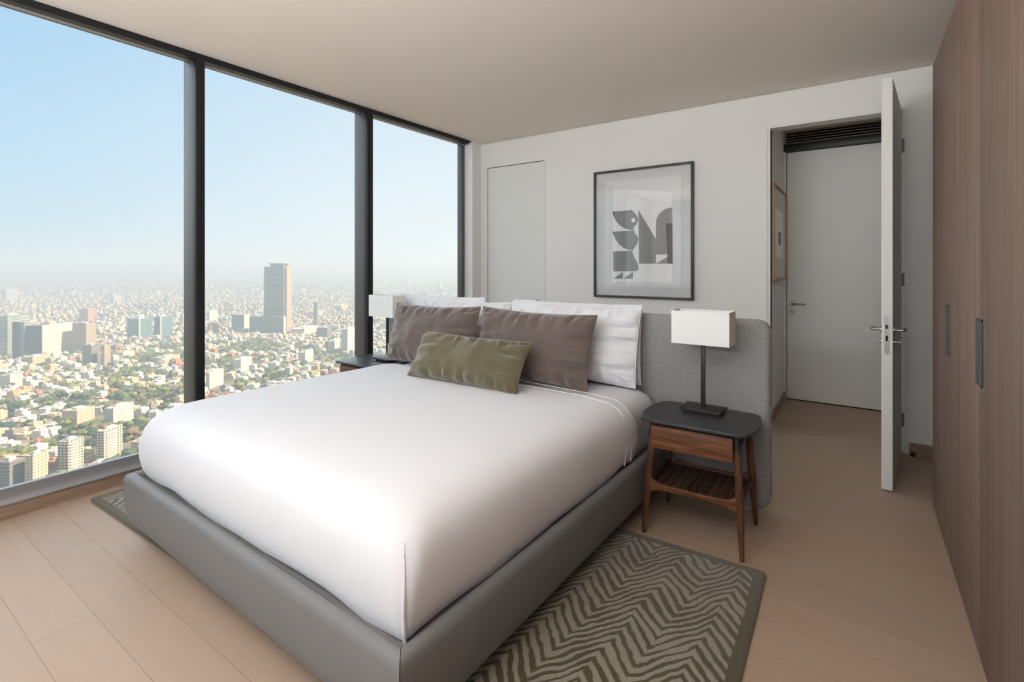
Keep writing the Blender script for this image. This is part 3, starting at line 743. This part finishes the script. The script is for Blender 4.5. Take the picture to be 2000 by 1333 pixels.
# ------------------------------------------------------------------ city far below
GZ = -212.0; H0 = 1.4
def unseen(): pass
g = bmesh.new()
vv = [g.verts.new(p) for p in ((-16000, -9000, GZ), (60, -9000, GZ), (60, 16000, GZ), (-16000, 16000, GZ))]; g.faces.new(vv)
go = obj('ground', g, M['ground']); go['kind'] = 'structure'
fwd = Vector((-678, 978, 0)).normalized()
rgt = Vector((978, 678, 0)).normalized()
def rot2(x, y): return N1*x+N2*y             # city grid axes to world
ROTZ = TH
def bbox_bm(w1, w2, h, parapet=.9):
    b = box(-w1/2, w1/2, -w2/2, w2/2, 0, h)
    return b
BT = [
('tower',-1494,871,69.6,39.3,213.0,'steel','tall grey office tower rising above the horizon in the middle window'),
('slab',-1646,831,40.4,28.8,55.8,'slab','leftmost of the grey slab blocks at the foot of the tall tower'),
('slab',-1559,841,42.7,18.0,52.9,'slab','middle grey slab block in front of the tall tower'),
('slab',-1472,862,35.3,22.3,56.5,'slab','right grey slab block with white end at the foot of the tall tower'),
('b',-1632,297,35.7,52.5,98.5,'green','green glass office block with pale bands at the left picture edge'),
('b',-1555,293,19.2,9.0,86.0,'dark','narrow dark glass tower left of the bright white block'),
('wb',-1610,358,41.4,76.7,73.1,'white','bright white block with one dark side in the left window'),
('b',-1571,414,35.1,27.1,72.4,'beige','beige block with window columns beside the bright white block'),
('b',-2339,625,33.1,29.9,56.2,'pink','pink gridded block far behind the beige block'),
('b',-1336,364,20.1,22.3,46.1,'grid','grey gridded block in front of the beige block'),
('b',-1306,380,6.7,15.2,45.0,'beige','slim beige tower right of the grey gridded block'),
('b',-1452,301,25.9,39.1,20.5,'cream','low cream building below the dark glass tower'),
('teal',-1729,584,35.1,50.3,60.3,'teal','teal glass block with a white box on its roof'),
('b',-1744,650,19.0,51.1,59.9,'teal','second teal glass block near the first window post'),
('b',-1940,783,11.0,17.9,44.5,'white','small white tower right behind the teal glass blocks'),
('b',-1979,897,9,50,46.8,'white','white tower just right of the first window post'),
('b',-1646,746,11.3,32.3,34.5,'orange','orange building below the white tower by the first window post'),
('b',-1543,1037,10.8,12.3,86.4,'grey','thin grey tower standing alone right of the tall tower'),
('b',-1261,874,31.1,32.4,36.3,'grid','dark gridded block below the thin grey tower'),
('b',-1050,798,15.1,60,58.3,'pale','pale gridded tower close to the second window post'),
('b',-1457,939,43.3,100,17.3,'white','long low white hall right of the tall tower'),
('b',-1005,582,4.4,14.7,23.5,'grey','tiny white and dark tower above the bed in the middle window'),
('b',-1036,528,15.8,40.1,24.6,'white','white block among trees low in the middle window'),
('b',-937,429,6,40,27.3,'white','long white block above the far edge of the bed'),
('b',-663,164,10.7,17.7,35.5,'apt','apartment block with stacked balconies just above the window sill'),
('b',-649,135,8,15,32.8,'cream','plain cream block left of the balcony apartment block'),
('b',-682,202,8,24.9,33.3,'apt','pale apartment block against the left edge of the bed'),
('b',-665,120,15.1,16.1,28.3,'grid','grey windowed block at the lower left corner of the window'),
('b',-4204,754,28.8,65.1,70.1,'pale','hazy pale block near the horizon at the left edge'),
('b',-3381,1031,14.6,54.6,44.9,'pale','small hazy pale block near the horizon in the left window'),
('b',-1399,445,12.2,32.3,14.1,'white','low white block behind trees in the left window'),
('b',-1262,477,25.3,47.2,13.3,'cream','low cream block beside the first window post'),
('b',-825,255,12.0,34.0,23.7,'white','white block beside the left edge of the duvet'),
('b',-1225,222,18.6,21.8,22.2,'white','white block at the left edge halfway down the window'),
('b',-881,226,21.5,27.5,17.2,'cream','cream block among green trees in the left window'),
('b',-2025,1494,35.4,90,27.8,'cream','wide cream block before the second window post'),
('b',-1853,1242,29.0,80,26.4,'cream','long cream block right of the tall tower'),
('b',-1004,651,12.5,40.4,24.5,'white','white block with trees around it low in the middle window'),
('b',-1117,803,13.2,47.0,20.8,'white','low white block beside the second window post'),
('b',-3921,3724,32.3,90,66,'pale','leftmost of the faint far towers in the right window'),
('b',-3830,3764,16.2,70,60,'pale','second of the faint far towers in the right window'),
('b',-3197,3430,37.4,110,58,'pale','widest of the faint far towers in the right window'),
]
taken = []
for kind, x, y, w1, w2, h, c, lab in BT:
    t = thing('office_tower' if kind == 'tower' else 'building', (x, y, GZ), ROTZ, label=lab, cat='tower' if h > 60 else 'building')
    taken.append((x, y, max(w1, w2)*.62+8))
    m_ = F[c]
    # local x = N1 axis, local y = -N2 axis
    if kind == 'tower':
        obj('shaft', box(-w1/2, w1/2-7, -w2/2, w2/2, 0, h-2), m_, t)
        obj('stair_shaft', box(w1/2-7, w1/2, -w2/2+5, w2/2-4, 0, h-4), F['beige'], t)
        for z in (74, 152): obj('band', box(-w1/2-.6, w1/2-6.4, -w2/2-.6, w2/2+.6, z, z+3.5), F['dark'], t)
        cr = box(-w1/2+14, w1/2-6, -w2/2, w2/2, h+7, h+9); box(-w1/2+18, w1/2-12, -w2/2+4, w2/2-4, h-2, h+7, bm=cr); obj('roof_deck', cr, F['grey'], t)
    elif kind == 'slab':
        obj('body', box(-w1/2, w1/2, -w2/2, w2/2, 0, h), m_, t)
        obj('end_wall', box(w1/2, w1/2+1.2, -w2/2, w2/2, 0, h), F['white'], t)
        obj('roof_edge', box(-w1/2-.5, w1/2+1.6, -w2/2-.5, w2/2+.5, h, h+2), F['pink'], t)
    elif kind == 'wb':
        obj('body', box(-w1/2, w1/2-1, -w2/2, w2/2, 0, h), F['dark'], t)  # unlit side of the white block, its shade put into a dark colour
        obj('end_wall', box(w1/2-1, w1/2+1, -w2/2-.5, w2/2, 0, h+1.5), F['white'], t)
        obj('roof_box', box(-6, 8, -8, 10, h, h+5), F['cream'], t)
    else:
        b = box(-w1/2, w1/2, -w2/2, w2/2, 0, h)
        obj('body', b, m_, t)
        pb = bmesh.new(); e = .5; hp_ = 1.2
        for a in ((-w1/2, w1/2, -w2/2, -w2/2+e), (-w1/2, w1/2, w2/2-e, w2/2), (-w1/2, -w1/2+e, -w2/2, w2/2), (w1/2-e, w1/2, -w2/2, w2/2)): box(*a, h, h+hp_, bm=pb)
        obj('parapet', pb, m_, t)
        rb = box(-w1*.22, w1*.16, -w2*.2, w2*.18, h, h+(9 if kind == 'teal' else 3.2)); box(w1*.18, w1*.3, -w2*.35, -w2*.2, h, h+2, bm=rb)
        obj('roof_box', rb, F['white'], t)
        if c in ('apt',):
            k = 0; z = 3.4
            while z < h-1.5:
                obj('balcony', box(w1/2, w1/2+1.3, -w2*.38, w2*.1, z, z+1.1), F['white'], t); z += 2.9*1.0
        if c == 'teal': obj('corner_fin', box(w1/2-1.5, w1/2+.8, -w2/2-1, -w2/2+4, 0, h+1.5), F['white'], t)

# houses, each standing on the city grid
def house_mesh(k):
    rnd = random.Random(100+k)
    w1, w2, h = rnd.uniform(8, 14), rnd.uniform(8, 15), rnd.choice((6, 6.5, 7, 9.5, 10))
    b = box(-w1/2, w1/2, -w2/2, w2/2, 0, h)
    for f in b.faces: f.material_index = 0
    e = .35
    for a in ((-w1/2, w1/2, -w2/2, -w2/2+e), (-w1/2, w1/2, w2/2-e, w2/2), (-w1/2, -w1/2+e, -w2/2, w2/2), (w1/2-e, w1/2, -w2/2, w2/2)): box(*a, h, h+.9, bm=b)
    # a lower wing, a roof room and a water tank
    box(w1/2, w1/2+rnd.uniform(2, 5), -w2/2, w2/2*rnd.uniform(-.2, .9), 0, h*rnd.choice((.5, .6)), bm=b)
    x0 = rnd.uniform(-w1/2+1, 0); y0 = rnd.uniform(-w2/2+1, 0); box(x0, x0+rnd.uniform(2.5, 4), y0, y0+rnd.uniform(2.5, 5), h, h+2.6, bm=b)
    tube([(w1*.25, w2*.25, h), (w1*.25, w2*.25, h+1.6)], .7, 8, bm=b)
    # windows as small dark recess plates on the two faces toward the tower
    z = 1.2
    while z < h-1.6:
        n = int(w2//3.2)
        for i in range(n): y = -w2/2+1+i*3.1; box(w1/2-.2, w1/2+.04, y, y+1.5, z, z+1.3, bm=b, mi=1)
        n = int(w1//3.2)
        for i in range(n): x = -w1/2+1+i*3.1; box(x, x+1.5, -w2/2-.04, -w2/2+.2, z, z+1.3, bm=b, mi=1)
        z += 3.1
    finish(b, 30); me = bpy.data.meshes.new('house'); b.to_mesh(me); b.free()
    me.materials.append(HC['white']); me.materials.append(F['grey']); return me
def tree_mesh(k):
    rnd = random.Random(300+k); b = bmesh.new()
    n = rnd.choice((4, 5, 6))
    for i in range(n):
        q = bmesh.new(); bmesh.ops.create_icosphere(q, subdivisions=2, radius=1)
        r = rnd.uniform(2.2, 3.6); cx, cy, cz = rnd.uniform(-2.6, 2.6), rnd.uniform(-2.6, 2.6), rnd.uniform(5, 8.5)
        for v in q.verts:
            d = 1+.35*noise.noise(v.co*2.2+Vector((i, k, 0)))
            v.co = Vector((cx+v.co.x*r*d, cy+v.co.y*r*d, cz+v.co.z*r*.78*d))
        merge(b, q)
    tube([(0, 0, 0), (0, 0, 5)], [.45, .3], 6, bm=b)
    for f in b.faces: f.smooth = True
    me = bpy.data.meshes.new('tree'); b.to_mesh(me); b.free(); me.materials.append(TC['green']); return me
HM = [house_mesh(k) for k in range(14)]; TM = [tree_mesh(k) for k in range(6)]
def project(x, y, z):
    p = Vector((x, y, z-H0)); d = p.dot(fwd)
    return 1000+978*p.dot(rgt)/d, 520-978*(z-H0)/d, d
def visible(u, v):
    if u < -30 or u > 915: return False
    vmax = 960-.248*u if u < 265 else (905-(u-262)*1.02 if u < 380 else 790-(u-380)*.235)
    return v < vmax+14
rnd = random.Random(5)
cells = []
gx, gy = 17.0, 16.5
green_spots = [(-800, 236, 46), (-940, 330, 60), (-1000, 250, 34), (-1180, 380, 50), (-1250, 660, 80), (-1120, 560, 60), (-1330, 700, 60), (-900, 520, 42), (-1320, 480, 60), (-1440, 560, 70), (-1000, 700, 50), (-740, 210, 26)]
for i in range(-260, 30):
    for j in range(-180, 120):
        p = N1*(i*gx)+N2*(j*gy)
        if (i % 7 == 0 or j % 5 == 0) and p.length < 1300: continue                    # streets
        if p.length > 900: p += Vector((rnd.uniform(-7, 7), rnd.uniform(-7, 7), 0))
        u, v, d = project(p.x, p.y, GZ)
        if d < 260 or d > 3300: continue
        if d > 1900 and (i+j) % 2: continue
        if d < 260 or u < -500 or u > 1350: continue
        if any(abs(p.x-a)+abs(p.y-b_) < r_*1.25 for a, b_, r_ in taken): continue
        cells.append((d if visible(u, v-8) and d > 430 else d+1e5, p.x, p.y, u, v))
cells.sort()
PANE = lambda u: 'left window' if u < 390 else ('middle window' if u < 725 else 'right window')
def PLACE(u, v):
    if u < 390:
        col = ['left edge of the left window', 'left part of the left window', 'middle of the left window', 'right part of the left window', 'far right of the left window'][max(0, min(4, int(u//78)))]
    elif u < 725: col = ['left part of the middle window', 'centre of the middle window', 'right part of the middle window'][min(2, int((u-390)//112))]
    else: col = 'right window'
    row = 'by the sill' if v > 905 else ('low down' if v > 865 else ('fairly low' if v > 825 else ('halfway' if v > 790 else 'further up')))
    return '%s at the %s' % (row, col)
hcount = tcount = 0
stuffH = {k: [] for k in HC}; stuffT = {k: [] for k in TC}
for d, x, y, u, v in cells:
    nz_ = noise.noise(Vector((x*.006, y*.006, 3)))
    spot = any((x-a)**2+(y-b_)**2 < r_*r_ for a, b_, r_ in green_spots)
    tree = spot or rnd.random() < .20+.55*max(0, nz_)
    if tree:
        n = 3 if d < 900 or 1e5 < d < 1.009e5 else 2
        for k in range(n):
            tx, ty = x+rnd.uniform(-7, 7), y+rnd.uniform(-7, 7)
            tc_ = rnd.choices(('green', 'olive', 'dark', 'brown', 'purple'), (4, 3, 4, 2, .15))[0]; s = rnd.uniform(.8, 1.5)
            if tcount < 300 and d < 9e4:
                o = bpy.data.objects.new('tree', TM[rnd.randrange(6)]); C.objects.link(o); o.location = (tx, ty, GZ); o.scale = (s, s, s*rnd.uniform(.85, 1.1)); o.rotation_euler = (0, 0, rnd.uniform(0, 6.28))
                o.material_slots[0].link = 'OBJECT'; o.material_slots[0].material = TC[tc_]; tcount += 1
                desc = {'green': 'leafy mid green', 'olive': 'yellowish olive', 'dark': 'dark green', 'brown': 'dry brownish', 'purple': 'purple flowering'}[tc_]
                pl_ = PLACE(u, v); sz = 'small' if s < 1.05 else ('broad' if s > 1.3 else 'middling')
                tag(o, '%s %s tree %s' % (sz, desc, pl_), 'tree', '%s %s trees %s' % (sz, desc, pl_))
            else: stuffT[tc_].append((tx, ty, s))
    else:
        hc_ = rnd.choices(('white', 'cream', 'terracotta', 'grey', 'ochre'), (8, 5, .7, 2, .8))[0]
        if hcount < 300 and d < 9e4:
            o = bpy.data.objects.new('house', HM[rnd.randrange(14)]); C.objects.link(o); o.location = (x+rnd.uniform(-1.5, 1.5), y+rnd.uniform(-1.5, 1.5), GZ); o.rotation_euler = (0, 0, ROTZ)
            o.material_slots[0].link = 'OBJECT'; o.material_slots[0].material = HC[hc_]; hcount += 1
            pl_ = PLACE(u, v); mx = max(q.co.z for q in o.data.vertices); sz = 'low' if mx < 9.8 else 'taller'
            tag(o, '%s flat-roofed %s house %s' % (sz, hc_, pl_), 'house', '%s %s houses %s' % (sz, hc_, pl_))
        else: stuffH[hc_].append((x, y, d))
def boxes_mesh(name, boxes, mat, label, cat):
    vs_, fs_ = [], []
    for x, y, w1, w2, z0, z1 in boxes:
        n = len(vs_)
        for z in (z0, z1):
            for a, b_ in ((-w1, -w2), (w1, -w2), (w1, w2), (-w1, w2)):
                q = N1*a - N2*b_; vs_.append((x+q.x, y+q.y, z))
        fs_ += [(n, n+1, n+5, n+4), (n+1, n+2, n+6, n+5), (n+2, n+3, n+7, n+6), (n+3, n, n+4, n+7), (n+4, n+5, n+6, n+7)]
    me = bpy.data.meshes.new(name); me.from_pydata(vs_, [], fs_); me.materials.append(mat); me.update()
    o = bpy.data.objects.new(name, me); C.objects.link(o); tag(o, label, cat, kind='stuff')
    return o
nm = {'white': 'white', 'cream': 'cream', 'terracotta': 'terracotta', 'grey': 'grey', 'ochre': 'ochre'}
# the far spread out to the haze
far = {k: [] for k in HC}; fart = []
for k in range(9000):
    u = rnd.uniform(-20, 910); v = 520+rnd.triangular(22, 92, 50); 
    if u > 730: v = 520+rnd.triangular(18, 130, 60)
    d = 978*(H0-GZ)/(v-520)
    if d < 1900: continue
    p = fwd*d+rgt*((u-1000)/978*d)
    s = d/2600
    if rnd.random() < .42: fart.append((p.x, p.y, s*rnd.uniform(2.5, 6))); continue
    c = rnd.choices(('white', 'cream', 'terracotta', 'grey', 'ochre'), (7, 4, .8, 3, .6))[0]
    hgt = rnd.choice((4, 5, 6, 6, 8, 10)) if rnd.random() < .97 else rnd.uniform(14, 30)
    far[c].append((p.x, p.y, rnd.uniform(4, 10)*s, rnd.uniform(4, 14)*s, GZ, GZ+hgt*min(1.3, s)))
for c, L in stuffH.items():
    bx = []
    for x, y, d in L:
        w1, w2, h = rnd.uniform(4, 7.5), rnd.uniform(4, 8), rnd.choice((6, 7, 7, 10, 10, 13, 16))
        bx.append((x, y, w1, w2, GZ, GZ+h)); bx.append((x+rnd.uniform(-2, 2), y+rnd.uniform(-2, 2), w1*.35, w2*.35, GZ+h, GZ+h+2.6))
        if rnd.random() < .5: bx.append((x+N1.x*(w1+2), y+N1.y*(w1+2), 2.2, w2*.6, GZ, GZ+h*.55))
    boxes_mesh('distant_houses', bx+far[c], {'white': F['white'], 'cream': F['cream'], 'terracotta': HC['terracotta'], 'grey': F['grey'], 'ochre': HC['ochre']}[c], 'countless tiny %s houses spreading toward the hazy horizon' % nm[c], 'houses')
# distant trees: one lumpy low-poly crown each
def blob(vs_, fs_, x, y, z, r, sq=.75):
    n = len(vs_)
    ring = []
    vs_.append((x, y, z+r*sq))
    for a in range(6):
        rr = r*rnd.uniform(.75, 1.1); vs_.append((x+rr*.75*math.cos(a*1.047), y+rr*.75*math.sin(a*1.047), z+r*sq*.6))
    for a in range(6):
        rr = r*rnd.uniform(.8, 1.15); vs_.append((x+rr*math.cos(a*1.047+.5), y+rr*math.sin(a*1.047+.5), z-r*.3))
    for a in range(6):
        b_ = (a+1) % 6
        fs_.append((n, n+1+a, n+1+b_)); fs_.append((n+1+a, n+7+a, n+1+b_)); fs_.append((n+1+b_, n+7+a, n+7+b_))
TN = {'green': 'mid green', 'olive': 'olive', 'dark': 'dark green', 'brown': 'brownish', 'purple': 'purple'}
for c, L in stuffT.items():
    vs_, fs_ = [], []
    for x, y, s in L:
        for q in range(2): blob(vs_, fs_, x+rnd.uniform(-3, 3), y+rnd.uniform(-3, 3), GZ+5+rnd.uniform(0, 3), 4.2*s)
    if c == 'dark':
        for x, y, s in fart:
            blob(vs_, fs_, x, y, GZ+4, s*1.8, .5); blob(vs_, fs_, x+s*3, y+s, GZ+4, s*1.4, .5)
    if not vs_: continue
    me = bpy.data.meshes.new('distant_trees'); me.from_pydata(vs_, [], fs_); me.materials.append(TC[c]); me.update()
    for p in me.polygons: p.use_smooth = True
    o = bpy.data.objects.new('distant_trees', me); C.objects.link(o); tag(o, 'countless %s trees between the distant houses' % TN[c], 'trees', kind='stuff')
# haze over the city
m, nt, out = new_mat('haze'); nb = NB(nt)
sc = nb.n('VolumeScatter'); sc.inputs['Color'].default_value = (.80, .93, 1, 1); sc.inputs['Density'].default_value = .00037; sc.inputs['Anisotropy'].default_value = .2
ab = nb.n('VolumeAbsorption'); ab.inputs['Color'].default_value = (0, 0, 0, 1); ab.inputs['Density'].default_value = .00007
ad = nb.n('AddShader'); nb.link(sc.outputs[0], ad.inputs[0]); nb.link(ab.outputs[0], ad.inputs[1]); nb.link(ad.outputs[0], out.inputs['Volume'])
hz = obj('haze', box(-15500, -40, -8500, 15500, GZ+.5, 75), m); tag(hz, 'thin pale smog hanging over the city below the windows', 'haze', kind='stuff')
